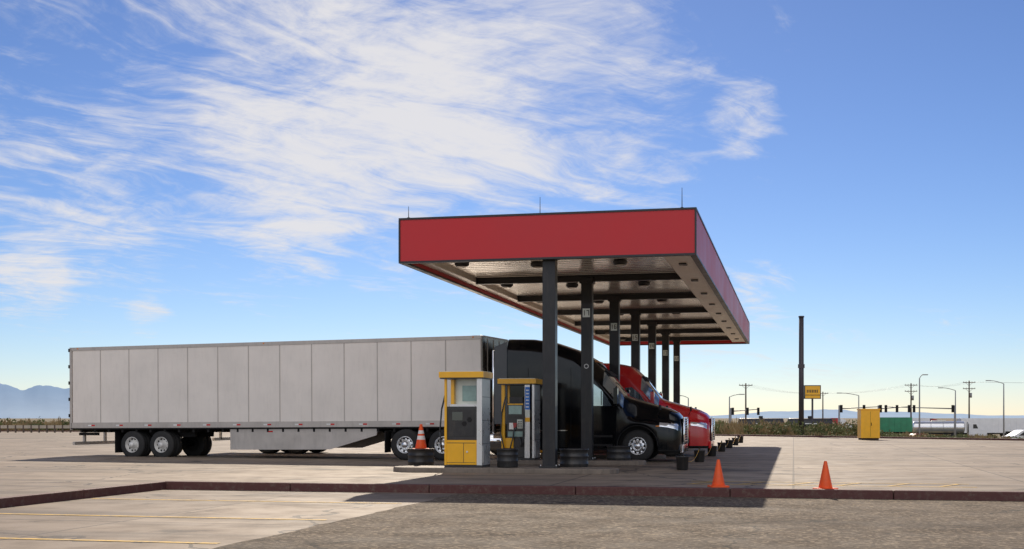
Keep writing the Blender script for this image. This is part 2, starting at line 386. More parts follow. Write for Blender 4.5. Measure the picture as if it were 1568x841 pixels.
# ------------------------------------------------------------ wheels
def wheel(mb,x,y,r=.51,w=.28,side=-1,rim=None,T=None,dual=False):
    rim=rim or mRim; ri=r*.56
    ax=(0,side,0)
    def one(yc,face):
        mb.lathe([(ri,-w/2),(r*.80,-w/2),(r*.95,-w/2+.02),(r,-w/2+.06),(r,-.02),(r*.985,-.015),(r*.985,.015),(r,.02),(r,w/2-.06),(r*.95,w/2-.02),(r*.80,w/2),(ri,w/2-.005)],(x,yc,r),ax,mTyre,36,T,cap=False)
        mb.lathe([(ri,-w/2+.02),(ri,-w/2+.04)],(x,yc,r),ax,mDark,20,T)
        if face:
            dp=.07 if dual else .01
            mb.lathe([(ri*1.0,w/2-.03),(ri*1.0,w/2+.006),(ri*.96,w/2+.014),(ri*.92,w/2+.004),(ri*.88,w/2-.05-dp),(ri*.55,w/2-.02-dp),(ri*.50,w/2+.0-dp),(ri*.42,w/2+.01-dp),(ri*.38,w/2+.07-dp*.3),(ri*.26,w/2+.10-dp*.3),(.01,w/2+.105-dp*.3)],(x,yc,r),ax,rim,32,T,cap=False)
            for k in range(10):
                a=2*math.pi*k/10; rr=ri*.73
                p=Vector((x+rr*math.cos(a),yc+side*(w/2-.042-dp),r+rr*math.sin(a)))
                mb.cyl(p,p+Vector((0,side*.014,0)),.034,.034,mDark,12,T)
                rr=ri*.46; p=Vector((x+rr*math.cos(a+.3),yc+side*(w/2-.01-dp),r+rr*math.sin(a+.3)))
                mb.cyl(p,p+Vector((0,side*.04,0)),.013,.013,rim,6,T)
    one(y,True)
    if dual: one(y-side*(w+.05),False)
# ------------------------------------------------------------ truck
def fillet(poly,rad,k=3):
    out=[];n=len(poly)
    for i in range(n):
        p=Vector(poly[i]);a=Vector(poly[i-1]);b=Vector(poly[(i+1)%n]); r=rad[i]
        if r<=0: out+= [p.copy() for _ in range(k+1)]; continue
        ra=min(r,(a-p).length*.45); rb=min(r,(b-p).length*.45)
        A=p+(a-p).normalized()*ra; B=p+(b-p).normalized()*rb
        for j in range(k+1):
            t=j/k; out.append(A*(1-t)**2+p*2*t*(1-t)+B*t*t)
    return out
KEY=[ # x,hw,hwt,zs,zt
(0,.74,.55,.98,1.30),(-.05,.95,.62,1.06,1.43),(-.16,1.10,.66,1.14,1.54),(-.4,1.18,.70,1.20,1.66),(-.9,1.21,.74,1.25,1.81),(-1.4,1.21,.80,1.28,1.95),(-1.7,1.205,.87,1.42,2.04),
(-1.82,1.20,.93,1.66,2.10),(-2.1,1.20,.90,1.96,2.46),(-2.42,1.20,.88,2.32,2.86),(-2.85,1.20,.90,2.80,3.27),(-3.4,1.20,.94,3.25,3.58),(-4.1,1.20,.95,3.5,3.82),(-4.8,1.20,.96,3.6,3.94),(-5.6,1.20,.97,3.62,3.96)]
def key(x,cap=9):
    r=KEY[-1][1:]
    for a,b in zip(KEY[:-1],KEY[1:]):
        if b[0]<=x<=a[0]:
            t=(x-a[0])/(b[0]-a[0]); r=[a[i]+(b[i]-a[i])*t for i in range(1,5)]; break
    r=list(r)
    if r[3]>cap-.3: e_=r[3]-(cap-.3); r[3]=cap-.3+.3*(1-math.exp(-e_/.3)); r[2]=min(r[2],r[3]-.32)
    return r
def truck(paint,X,Y,name='semi_truck',rot=0,cap=9):
    tr=empty(name,(X,Y,0),(0,0,rot))
    xs=[0,-.02,-.05,-.1,-.16,-.25]; x=-.32
    while x>-5.6: xs.append(x); x-=.05
    xs.append(-5.6)
    rings=[]
    xa,ra=-1.36,.63
    for x in xs:
        hw,hwt,zs,zt=key(x,cap)
        b=.30+ (.0 if x>-1 else .10)
        if x<-2.2: b=.36
        if abs(x-xa)<ra: b=max(b,.51+math.sqrt(ra*ra-(x-xa)**2))
        b=min(b,zs-.03)
        bw=hw-.04; bul=.045*math.exp(-((x-xa)/.72)**4)
        sh=sst((x+1.80)/.35)
        mx_=(hw*.75+hwt*.25)*(1-sh)+(hwt+.17)*sh; mz_=(zs*.75+zt*.25)*(1-sh)+(zs+.10)*sh
        half=[(bw,b),(hw+bul,b+.06 if b+.06<zs else zs-.01),(hw+bul,zs),(mx_,mz_),(hwt,zt-.03*sh),(0,zt+.05)]
        poly=[(0,b)]+half+[(-p[0],p[1]) for p in half[:-1]][::-1]
        rad=[0,.03,.03,.10,.10,.20,.6,.20,.10,.10,.03,.03]
        rings.append([(x,p.x,p.y) for p in fillet(poly,rad,4)])
    n=len(rings[0]); vs=[p for r in rings for p in r]; fs=[];ml=[];sm=[]
    for i in range(len(rings)-1):
        for k in range(n):
            f=(i*n+k,i*n+(k+1)%n,(i+1)*n+(k+1)%n,(i+1)*n+k)
            c=sum((Vector(vs[q]) for q in f),Vector())/4
            hw,hwt,zs,zt=key(c.x,cap); mt=paint
            if -2.46<c.x<-1.84 and c.z>zs+.05 and abs(c.y)>.03: mt=mWind
            if c.z<.46 and c.x<-.0 and c.x>-.75: mt=mDark
            if -.66<c.x<-.08 and 1.0<c.z<1.20+(-c.x)*.10 and abs(c.y)>.8: mt=mLamp
            if c.z<.42 and c.x<-2: mt=mDark
            fs.append(f);ml.append(mt);sm.append(True)
    fs.append(tuple(range(n)));ml.append(mDark);sm.append(False)
    fs.append(tuple((len(rings)-1)*n+k for k in range(n)));ml.append(paint);sm.append(False)
    mb=MB(); mb.add(vs,fs,ml,sm); mb.obj('cab_body',parent=tr)
    mb=MB()
    mb.prism([(-.66,.58),(.66,.58),(.58,1.38),(-.58,1.38)],.0,.04,mDark,ax='x')
    for k in range(9): 
        z=.64+k*.082; mb.b2(.04,.075,-.58,.58,z,z+.036,mChrome)
    for s in (-1,1): mb.tube([(.05,s*.66,.58),(.05,s*.60,1.39)],.04,mChrome)
    mb.tube([(.05,-.60,1.39),(.05,.60,1.39)],.04,mChrome)
    mb.prism([(-.98,.30),(.98,.30),(.9,.56),(-.9,.56)],-.04,.05,mChrome if cap>5 else paint,ax='x')
    mb.obj('grille_and_bumper',parent=tr,bevel=.01)
    mb=MB()
    for s in (-1,1):
        y=s*1.205
        def pl(poly,m,o=.0,t=.008): mb.prism(poly,y+s*o,y+s*(o+t),m)
        pl([(-2.18,1.78),(-3.05,1.78),(-3.05,2.50),(-2.80,2.52),(-2.50,2.28)],mWind)
        pl([(-2.50,1.80),(-2.53,1.80),(-2.53,2.26),(-2.50,2.26)],mDark,.008,.004)
        if cap>5: pl([(-3.95,2.1),(-4.45,2.1),(-4.45,2.6),(-3.95,2.6)],mGlass)
        for (a,b,c,d) in ((-3.12,-3.105,.75,2.6),(-1.98,-1.965,.8,1.75),(-4.9,-4.885,.5,3.0),(-3.5,-3.49,.5,3.0)): pl([(a,c),(b,c),(b,d),(a,d)],mDark,0,.004)
        pl([(-1.98,.78),(-3.12,.78),(-3.12,.80),(-1.98,.80)],mDark,0,.004)
        pl([(-2.85,1.60),(-3.02,1.60),(-3.02,1.65),(-2.85,1.65)],mChrome,.0,.04)
        for z in (.50,.78): pl([(-2.15,z),(-3.0,z),(-3.0,z+.07),(-2.15,z+.07)],mDark,.0,.03)
        pl([(-3.6,.45),(-5.5,.45),(-5.5,.98),(-3.6,.98)],paint,.0,.03)
        pl([(-3.6,.98),(-5.5,.98),(-5.5,1.01),(-3.6,1.01)],mChrome,.0,.035)
        tp=min(3.86,cap-.45); mb.prism([(-5.6,1.2),(-6.02,1.2),(-6.02,tp-.15),(-5.6,tp)],s*1.17,s*1.20,mExt if cap>5 else paint)
        mb.tube([(-2.12,s*1.15,2.25),(-2.0,s*1.42,2.40),(-2.0,s*1.42,1.80),(-2.12,s*1.2,1.75)],.016,mDark)
        mb.b2(-2.08,-1.95,min(s*1.34,s*1.54),max(s*1.34,s*1.54),1.84,2.34,paint); mb.b2(-2.084,-2.08,min(s*1.36,s*1.52),max(s*1.36,s*1.52),1.87,2.31,mChrome)
        mb.tube([(-.75,s*.95,1.50),(-.66,s*1.12,1.70)],.012,mDark); mb.box((-.66,s*1.14,1.73),(.06,.15,.15),mDark)
        mb.b2(-.78,-.66,min(s*1.2,s*1.27),max(s*1.2,s*1.27),1.12,1.16,mAmb)
        arc=[(xa+.645*math.cos(a),s*1.245,.51+.645*math.sin(a)) for a in [math.pi*k/14 for k in range(0,15)]]
        mb.tube(arc,.02,mDark,6)
        mb.cyl((-6.1,s*.95,.9),(-6.1,s*.95,min(3.6,cap-.4)),.07,.07,mChrome,14)
    for k in range(5): mb.box((-2.78,-.6+k*.3,3.235 if cap>5 else 3.09),(.08,.06,.035),mAmb)
    mb.tube([(-1.9,.1,2.24),(-2.15,-.45,2.55)],.012,mDark); 
    mb.prism([(-2.46,2.88),(-2.28,2.78),(-2.27,2.81),(-2.46,2.95)],-.76,.76,mDark)
    mb.obj('windows_mirrors_trim',parent=tr,bevel=.006)
    mb=MB()
    mb.b2(-10.0,-.6,-.45,-.36,.72,.98,mDark); mb.b2(-10.0,-.6,.36,.45,.72,.98,mDark)
    for x in (-5.9,-7.2,-8.3,-9.6): mb.b2(x-.05,x+.05,-.36,.36,.76,.92,mDark)
    mb.lathe([(.30,0),(.32,.03),(.32,1.1),(.30,1.13)],(-6.8,-.85,.65),(1,0,0),mChrome,20)
    mb.b2(-2.9,-1.0,-.9,.9,.5,1.2,mDark)
    mb.prism([(-.7,1.10),(.7,1.10),(.7,1.20),(-.7,1.20)],-8.9,-7.7,mDark,ax='x')
    for s in (-1,1):
        wheel(mb,xa,s*1.06,.51,.29,s); 
        for x in (-7.75,-9.05): wheel(mb,x,s*1.07,.51,.27,s,dual=True)
        mb.b2(-9.75,-9.72,s*.93-.3,s*.93+.3,.25,.95,mDark)
    mb.cyl((xa,-1,.51),(xa,1,.51),.07,.07,mDark); 
    for x in (-7.75,-9.05): mb.cyl((x,-1,.51),(x,1,.51),.1,.1,mDark)
    mb.obj('chassis_and_wheels',parent=tr)
    return tr
truck(mBPaint,-3.45,40.35)
truck(mRPaint,-2.95,46.25,cap=3.45)
# ------------------------------------------------------------ trailer
def trailer(L,X,Y,rot,wx,skirt=True,far=None,pitch=0):
    tr=empty('semi_trailer',(X,Y,0),(0,pitch,rot)); mb=MB()
    w=1.29; z0,z1=1.22,4.08; np_=int(round(L/1.22)); pw=(L-.14)/np_
    mb.b2(-L+.05,-.06,-w+.02,w-.02,z0,z1-.02,mTrl2)
    for s in (-1,1):
        for i in range(np_):
            a=-.07-i*pw; d=random.uniform(-.0015,.0015)
            mb.b2(a-pw+.008,a-.008,min(s*(w-.02),s*(w+.004+d)),max(s*(w-.02),s*(w+.004+d)),z0+.10,z1-.12,mTrl)
            if i<np_-1: mb.b2(a-pw-.020,a-pw+.020,min(s*(w-.02),s*(w+.010)),max(s*(w-.02),s*(w+.010)),z0+.10,z1-.12,mSeam)
        lo,hi=min(s*(w-.02),s*(w+.022)),max(s*(w-.02),s*(w+.022))
        mb.b2(-L,-.04,lo,hi,z1-.12,z1,mTrl2); mb.b2(-L,-.04,lo,hi,z0-.10,z0+.10,mTrl2); mb.b2(-L,-.04,lo,hi+.0,z0-.14,z0-.10,mDark)
        lo,hi=min(s*(w+.022),s*(w+.027)),max(s*(w+.022),s*(w+.027))
        for i in range(int(L/1.22)):
            x=-.5-i*1.22; mb.b2(x-.15,x,lo,hi,z0-.03,z0+.02,mRedL); mb.b2(x-.30,x-.15,lo,hi,z0-.03,z0+.02,mWht)
        for i in range(3): mb.b2(-.3-i*L*.48-.06,-.3-i*L*.48,lo,hi,z1-.07,z1-.03,mAmb)
    pts=fillet([(0,-w),(0,w),(-.4,w+.0),(-.4,-w)],[.18,.18,0,0],5)
    mb.prism([(p.x+.0,p.y) for p in pts],z0+.02,z1-.04,mNose,ax='z')
    mb.prism([(p.x+.012,p.y*1.008) for p in pts],z1-.04,z1+.005,mTrl2,ax='z'); mb.prism([(p.x+.012,p.y*1.008) for p in pts],z0-.10,z0+.02,mTrl2,ax='z')
    for y in (-.85,-.28,.28,.85): mb.b2(.0,.014,y-.02,y+.02,z0+.05,z1-.08,mTrl2)
    mb.b2(0,.1,-.25,.25,z0+.1,z0+.4,mDark)
    mb.b2(-L-.05,-L+.05,-w-.022,-w+.10,z0-.10,z1,mTrl2); mb.b2(-L-.05,-L+.05,w-.10,w+.022,z0-.10,z1,mTrl2); mb.b2(-L-.05,-L+.05,-w,w,z1-.12,z1+.0,mTrl2); mb.b2(-L-.05,-L+.05,-w,w,z0-.16,z0,mTrl2)
    for k in range(5): mb.cyl((-L-.06,-w-.03,z0+.3+k*.6),(-L-.06,-w-.03,z0+.42+k*.6),.03,.03,mDark,8)
    mb.b2(-L+.0,-.1,-w+.05,w-.05,z0-.16,z0-.10,mDark)
    x=-.8
    while x>-L+.2: mb.b2(x-.04,x+.04,-w+.05,w-.05,z0-.26,z0-.16,mDark); x-=.6
    mb.obj('cargo_box',parent=tr,bevel=.006)
    mb=MB()
    for x in wx:
        for s in (-1,1): wheel(mb,x,s*1.13,.51,.27,s,mRimW,dual=True)
        mb.cyl((x,-1.1,.51),(x,1.1,.51),.08,.08,mDark)
    xm=sum(wx)/len(wx)
    for s in (-1,1):
        mb.b2(xm-1.6,xm+1.6,s*.55-.06,s*.55+.06,.78,1.06,mDark); mb.b2(xm-.5,xm+.5,s*.6-.05,s*.6+.05,.45,.7,mDark)
        mb.b2(min(wx)-.75,min(wx)-.73,s*.95-.3,s*.95+.3,.22,1.0,mDark)
        mb.b2(-L-.0,-L+.08,s*.6-.05,s*.6+.05,.55,1.08,mTrl2)
    mb.b2(-L-.02,-L+.08,-1.2,1.2,.50,.62,mTrl2)
    mb.b2(-L+.03,-L+.9,-.9,-.84,.85,.95,mDark)
    for s in (-1,1):
        mb.b2(-3.25,-3.10,s*.75-.07,s*.75+.07,.30,1.1,mDark); mb.b2(-3.35,-3.0,s*.75-.15,s*.75+.15,.24,.29,mDark)
        mb.tube([(-3.18,s*.75,.6),(-4.0,s*.75,1.06)],.03,mDark); mb.tube([(-3.18,s*.75,.45),(-2.6,s*.4,1.06)],.025,mDark)
    mb.tube([(-3.18,-.75,.7),(-3.18,.75,.7)],.03,mDark)
    mb.obj('running_gear',parent=tr)
    if skirt:
        mb=MB()
        for s in (-1,1): mb.prism([(-9.5,1.08),(-3.8,1.08),(-3.85,.84),(-5.6,.36),(-9.5,.34)],s*1.22,s*1.235,mTrl2)
        for x in (-9.0,-7.8,-6.6,-5.4,-4.4): mb.tube([(x,-1.215,.75),(x,-.9,1.06)],.02,mDark)
        mb.prism([(-8.0,.95),(-7.8,.95),(-7.8,1.0),(-8.0,1.0)],-1.24,-1.236,mRedL)
        mb.obj('side_skirt',parent=tr)
    return tr
a=math.radians(-6.55)
cyn=39.1+1.29*math.cos(a)
trailer(16.2,-9.82+1.29*math.sin(-a)*1.0,cyn,a,(-13.57,-12.33),pitch=math.radians(-.35))
trailer(12.2,-10.1,46.25,0,(-9.9,-8.7),skirt=False)
# ------------------------------------------------------------ cones, drums
def cone(loc,h=.60,bands=True,sc=1,rz=.3):
    mb=MB(); b=.19*sc
    mb.prism([(b,b*.8),(b*.8,b),(-b*.8,b),(-b,b*.8),(-b,-b*.8),(-b*.8,-b),(b*.8,-b),(b,-b*.8)],0,.035,mOr,ax='z')
    R=lambda t:.135*sc*(1-t)+.028*sc*t
    ts=[0,.36,.52,.60,.74,1] ; ms=[mOr,mWC,mOr,mWC,mOr] if bands else [mOr]*5
    mb.lathe([(R(t),.035+(h-.035)*t) for t in ts]+[(.015,h-.004)],(0,0,0),(0,0,1),ms+[mDark],24)
    mb.obj('traffic_cone',loc=loc,rot=(0,0,rz),bevel=.004)
def pxg(px,py,h=CAMH): z=h*F/(py-HOR); return at(px,z)
x,y=pxg(1100,746); cone((x,y,0),.56,False,1.0)
x,y=pxg(1264,750); cone((x,y,0),.56,False,1.0,.8)
def drum(name,loc,r,h,lid=True):
    mb=MB()
    mb.lathe([(r*.96,0),(r,.03),(r*.985,h*.30),(r*1.02,h*.33),(r*1.02,h*.37),(r*.985,h*.40),(r*.985,h*.63),(r*1.02,h*.66),(r*1.02,h*.70),(r*.985,h*.73),(r*.99,h*.93),(r*1.04,h*.95),(r*1.04,h),(r*.9,h),(r*.86,h*.93),(.01,h*.92)],(0,0,0),(0,0,1),mDrum,28)
    if lid:
        mb.lathe([(r*.80,h*.92),(r*.5,h*1.02),(.02,h*1.0)],(0,0,0),(0,0,1),mDark,20)
    mb.obj(name,loc=loc)
drum('black_barrel',(-9.95,32.6,0),.36,.56); drum('black_barrel',(-7.15,31.0,.13),.27,.48); drum('black_barrel',(-5.55,31.75,0),.37,.60); drum('black_barrel',(-5.15,37.3,0),.36,.55)
cone((-9.95,32.6,.53),.70,True,1.2)
for i in range(7):
    yy=33.4+6.2*i; mb=MB()
    mb.lathe([(.13,0),(.15,.02),(.17,.34),(.185,.35),(.185,.38),(.15,.38),(.14,.35),(.01,.35)],(0,0,0),(0,0,1),mDrum,18)
    mb.lathe([(.025,.35),(.025,.46)],(0,0,0),(0,0,1),mDark,10)
    mb.obj('bucket_bollard',loc=(-2.9,yy,0))
mb=MB()
for i in range(6):
    y0=33.4+6.2*i; pts=[(-2.9,y0+6.2*t/10,.43-1.2*(t/10)*(1-t/10)) for t in range(11)]; mb.tube(pts,.006,mPY,5)
mb.obj('yellow_rope_barrier')
# ------------------------------------------------------------ street furniture, background
x,y=at(1227,95); mb=MB(); mb.cyl((0,0,-.3),(0,0,9.1),.20,.18,mDkPole,20); mb.cyl((0,0,9.1),(0,0,9.2),.23,.21,mDkPole,20); mb.box((0,0,.03),(.7,.7,.1),mDkPole); mb.b2(-.25,.25,-.22,-.19,5.2,5.5,mDkPole); mb.obj('sign_post',loc=(x,y,0))
x,y=at(1330,79)
mb=MB(); mb.b2(-.6,.6,-.4,.4,.12,1.9,mPY); mb.b2(-.63,.63,-.43,.43,1.9,1.98,mPY); mb.b2(-.55,.55,-.35,.35,0,.12,mDark); mb.b2(-.008,.008,-.404,-.40,.2,1.8,mDark); mb.b2(.05,.08,-.43,-.40,.9,1.1,mDark)
mb.obj('yellow_utility_cabinet',loc=(x,y,0),rot=(0,0,TH),bevel=.03)
def gz(x,y): return gh(x,y)
def lampost(px,z,top,arm,head=1):
    x,y=at(px,z); g=gz(x,y); H=(HOR-top)/F*z+CAMH-g; mb=MB(); s=1 if arm>0 else -1
    mb.cyl((0,0,0),(0,0,H*.95),.14,.08,mPole,10); A=abs(arm)
    pts=[(s*A*t,0,H*.95+H*.05*math.sin(t*math.pi/2)) for t in (0,.25,.5,.75,1)]; mb.tube(pts,.06,mPole,6)
    if A>0: mb.box((s*(A+.3),0,H*1.0),(.8,.3,.14),mPole)
    mb.obj('street_lamp',loc=(x,y,g),rot=(0,0,TH),bevel=.02)
lampost(1537,200,583,-2.2); lampost(1463,210,594,-2.2); lampost(1315,210,602,-3.0); lampost(1117,190,604,1.6); lampost(1408,180,574,.5); lampost(1054,200,606,-1.2)
def upole(px,z,top,arms=2):
    x,y=at(px,z); g=gz(x,y); H=(HOR-top)/F*z+CAMH-g; mb=MB()
    mb.cyl((0,0,0),(0,0,H),.19,.13,mWood,10)
    for k in range(arms):
        zz=H-.4-k*1.3; mb.box((0,0,zz),(2.6,.12,.14),mWood)
        for q in (-1.2,-.6,.6,1.2): mb.cyl((q,0,zz+.05),(q,0,zz+.28),.05,.03,mPole,6)
        mb.tube([(-.8,0,zz),(0,0,zz-.7),(.8,0,zz)],.03,mWood,5)
    if arms>1: mb.cyl((.35,0,H-3.6),(.35,0,H-2.6),.25,.25,mPole,10)
    mb.obj('utility_pole',loc=(x,y,g),rot=(0,0,TH)); return Vector((x,y,g+H))
P1=upole(1484,262,583); P2=upole(1395,262,587); P3=upole(1142,240,587,1); P4=upole(1260,300,600,1)
mb=MB()
for q in (-1.1,0,1.1):
    o=RT*q
    for a_,b_ in ((P1,P2),(P2,P4),(P4,P3),(P1,P1+Vector((90,-8,0)))):
        pts=[(a_+(b_-a_)*t/8)+o+Vector((0,0,-.3-1.6*4*(t/8)*(1-t/8)*.4)) for t in range(9)]; mb.tube(pts,.010,mPole,4)
mb.obj('power_lines')
def signal(px,z,armm,hy=626):
    x,y=at(px,z); g=gz(x,y); H=(HOR-hy)/F*z+CAMH-g; mb=MB()
    mb.cyl((0,0,0),(0,0,H+.5),.16,.12,mPole,10); mb.cyl((0,0,H),(armm,0,H+.3),.09,.05,mPole,8)
    for t in (.0,.55,.95):
        X_=armm*t+(.3 if armm>0 else -.3); mb.b2(X_-.17,X_+.17,-.14,.1,H-.55,H+.55,mDark)
        for k,mt in enumerate((mRedL,mAmb,mDark)): mb.cyl((X_,-.14,H+.32-k*.34),(X_,-.24,H+.32-k*.34),.13,.14,mDark,10); mb.cyl((X_,-.145,H+.32-k*.34),(X_,-.16,H+.32-k*.34),.1,.1,mt,10)
    mb.obj('traffic_signal',loc=(x,y,g),rot=(0,0,TH))
signal(1285,180,6.0); signal(1462,185,-10.5); signal(1345,185,4.5); signal(1119,185,4,630)
x,y=at(1244,150); g=gz(x,y); mb=MB(); zt_=(HOR-590)/F*150+CAMH-g; zb_=(HOR-611)/F*150+CAMH-g
mb.cyl((0,0,0),(0,0,zb_),.12,.12,mDkPole,10); mb.b2(-1.0,1.0,-.12,.12,zb_,zt_,mBlk); mb.b2(-.9,.9,-.13,-.12,zb_+.5,zt_-.1,mPY); mb.b2(-.9,.9,-.13,-.12,zb_+.08,zb_+.42,mPY)
for k in range(7): mb.b2(-.7+k*.2,-.58+k*.2,-.135,-.13,zb_+.75,zb_+1.1,mBlk)
mb.obj('roadside_sign',loc=(x,y,g),rot=(0,0,TH))
def hiwheels(mb,xs,r=.5):
    for x in xs:
        for s in (-1,1): mb.lathe([(r*.5,0),(r,.02),(r,.28),(r*.5,.3)],(x,s*1.2-(.3 if s>0 else 0),r),(0,1,0),mTyre,14)
def tanker(px,z,L=11):
    x,y=at(px,z); g=gz(x,y); mb=MB()
    mb.lathe([(.6,0),(1.05,.15),(1.1,.4),(1.1,L-.4),(1.05,L-.15),(.6,L)],(-L/2,0,2.2),(1,0,0),mTank,24)
    for k in range(5): mb.lathe([(1.13,0),(1.13,.08)],(-L/2+1+k*2.1,0,2.2),(1,0,0),mPole,24)
    mb.b2(-1.2,1.2,-.3,.3,3.28,3.45,mTank); mb.b2(-L/2,L/2,-.4,.4,.95,1.15,mDark); hiwheels(mb,(-L/2+1,-L/2+2.2,L/2-2,L/2-3.2))
    mb.prism([(L/2+.6,.5),(L/2+.6,2.9),(L/2+1.8,2.9),(L/2+2.2,1.9),(L/2+3.6,1.6),(L/2+3.7,.5)],-1.2,1.2,mWhV); hiwheels(mb,(L/2+3,)); mb.prism([(L/2+1.85,2.75),(L/2+2.15,2.0),(L/2+1.3,2.0),(L/2+1.3,2.75)],-1.21,-1.2,mGlass)
    mb.obj('tank_truck',loc=(x,y,g),rot=(0,0,TH-.25),bevel=.03)
tanker(1437,225,9)
def boxtrailer(px,z,L,mt,name='parked_semi_trailer',cab=None,rt=0):
    x,y=at(px,z); g=gz(x,y); mb=MB()
    mb.b2(-L/2,L/2,-1.25,1.25,1.2,4.0,mt); 
    for k in range(int(L/1.2)+1): mb.b2(-L/2+k*1.2-.04,-L/2+k*1.2+.04,-1.29,-1.25,1.2,4.0,mt)
    mb.b2(-L/2,L/2,-.6,.6,.95,1.2,mDark); hiwheels(mb,(-L/2+1.5,-L/2+2.8))
    mb.b2(L/2-2.6,L/2-2.4,-.8,-.6,0,1,mDark); mb.b2(L/2-2.6,L/2-2.4,.6,.8,0,1,mDark)
    if cab is not None:
        q=L/2+.8; mb.prism([(q,.5),(q,3.8),(q+1.6,3.5),(q+2.3,2.6),(q+2.7,1.9),(q+4.2,1.6),(q+4.3,.5)],-1.2,1.2,cab); hiwheels(mb,(q+3.2,L/2-1.0,L/2-2.2)); mb.prism([(q+2.25,2.55),(q+2.6,1.95),(q+1.6,1.95),(q+1.6,2.55)],-1.21,-1.2,mGlass)
    mb.obj(name,loc=(x,y,g),rot=(0,0,TH+rt),bevel=.03)
boxtrailer(1502,240,8.5,mWhV); boxtrailer(1556,260,8,mWhV); boxtrailer(1366,240,7.0,mGreenC,'shipping_container_trailer'); boxtrailer(1404,420,8,mWhV,cab=mRedV); boxtrailer(1250,420,14,mRedV,cab=mWhV)
def railtank(px,z):
    x,y=at(px,z); g=gz(x,y); mb=MB(); L=11
    mb.lathe([(.7,0),(1.3,.2),(1.4,.6),(1.4,L-.6),(1.3,L-.2),(.7,L)],(-L/2,0,2.6),(1,0,0),mBlV,24); mb.b2(-L/2-.5,L/2+.5,-1.2,1.2,1.0,1.25,mBlV)
    mb.cyl((0,0,3.9),(0,0,4.5),.5,.5,mBlV,14); hiwheels(mb,(-L/2+.8,-L/2+2.2,L/2-.8,L/2-2.2),.45); mb.b2(-1.5,1.5,-1.41,-1.38,2.5,2.75,mWht)
    mb.obj('railway_tank_car',loc=(x,y,g),rot=(0,0,TH))
railtank(1165,300); railtank(1240,305)
def car(px,z,paint,rt=0):
    x,y=at(px,z); g=gz(x,y); mb=MB()
    body=fillet([(-2.2,.3),(2.2,.3),(2.25,.75),(1.3,.95),(.6,1.45),(-1.1,1.5),(-1.9,1.0),(-2.25,.95)],[.1,.15,.2,.2,.25,.25,.2,.1],3)
    mb.prism([(p.x,p.y) for p in body],-.85,.85,paint)
    mb.prism([(1.15,.98),(.55,1.38),(-1.0,1.42),(-1.6,1.0)],-.86,.86,mGlass)
    mb.b2(-.25,-.15,-.87,.87,.95,1.42,paint)
    for xx in (-1.35,1.4):
        for s in (-1,1): mb.lathe([(.18,0),(.33,.01),(.33,.2),(.18,.21)],(xx,s*.78-(.1),.33),(0,1,0),mTyre,18); mb.lathe([(.2,0),(.05,.02)],(xx,s*.88,.33),(0,s,0),mRim,12)
    mb.obj('parked_car',loc=(x,y,g),rot=(0,0,TH+rt),bevel=.05)
car(1582,100,mWhV); car(1408,210,mRedV,.2); car(1130,170,mBlV,.1); car(60,190,mWhV); car(324,140,mPY)
mb=MB()
for px in range(-60,110,12):
    x,y=at(px,118); mb.box((x,y,.3),(.12,.12,.8),mWood)
p0=at(-60,118);p1=at(110,118); 
mb.box(((p0[0]+p1[0])/2,(p0[1]+p1[1])/2,.55),((Vector(p1)-Vector(p0)).length,.06,.3),M('rail_tan',(.42,.36,.28),.6),rz=TH)
mb.obj('guard_rail')
# ------------------------------------------------------------ vegetation
mLeafA=M('shrub_leaves',(.12,.13,.04),.8,0,0,.45,1.2); mLeafB=M('dry_grass',(.30,.22,.11),.85,0,0,.3,1.0)
def shrubs(name,pts,leaf=.09,nl=110):
    vs=[];fs=[];ml=[]
    for (x,y,r,h,dry) in pts:
        g=gh(x,y)
        cl=[(random.uniform(-.5,.5)*r,random.uniform(-.5,.5)*r,random.uniform(.35,.8)*h,random.uniform(.3,.55)*r) for _ in range(5)]
        for i in range(nl):
            c=random.choice(cl); u=Vector((random.gauss(0,1),random.gauss(0,1),random.gauss(0,.8))).normalized()*random.uniform(.5,1.0)
            p=Vector((x+c[0]+u.x*c[3],y+c[1]+u.y*c[3],max(g+.02,g+c[2]+u.z*h*.4)))
            a=Vector((random.gauss(0,1),random.gauss(0,1),random.gauss(0,1))).normalized(); b=a.orthogonal().normalized()
            s=leaf*random.uniform(.6,1.5)
            if dry: a=Vector((random.gauss(0,.3),random.gauss(0,.3),1)).normalized(); b=a.orthogonal().normalized()*.25; s*=2
            o=len(vs); vs+= [p-a*s,p+b*s*.6,p+a*s,p-b*s*.6]; fs.append((o,o+1,o+2,o+3)); ml.append(mLeafB if dry else mLeafA)
    mb=MB(); mb.add(vs,fs,ml); mb.obj(name,recalc=False)
def scatter(px0,px1,z0,z1,n,hs=(.4,.9)):
    out=[]
    while len(out)<n:
        z=random.uniform(z0,z1); px=random.uniform(px0,px1); x,y=at(px,z)
        if y-eY(x)<1.2: continue
        r=random.uniform(.5,1.3); out.append((x,y,r,random.uniform(*hs),random.random()<.4))
    return out
shrubs('desert_shrubs',scatter(1060,1330,92,125,190,(.6,1.3))+scatter(1040,1600,100,170,140,(.5,1.1)),.10,90)
shrubs('desert_shrubs',scatter(-60,140,115,150,140,(.5,1.5)),.13,90)
shrubs('dry_grass',scatter(1060,1600,80,115,120,(.2,.4)),.07,60)
far=[]
for px0,px1,z,n,h in ((-80,700,330,90,3.0),(1040,1600,420,120,2.2),(1040,1600,240,60,1.2)):
    for i in range(n):
        x,y=at(random.uniform(px0,px1),z*random.uniform(.9,1.3)); far.append((x,y,random.uniform(1.5,4),random.uniform(.5,1)*h,random.random()<.15))
shrubs('distant_trees',far,.35,120)
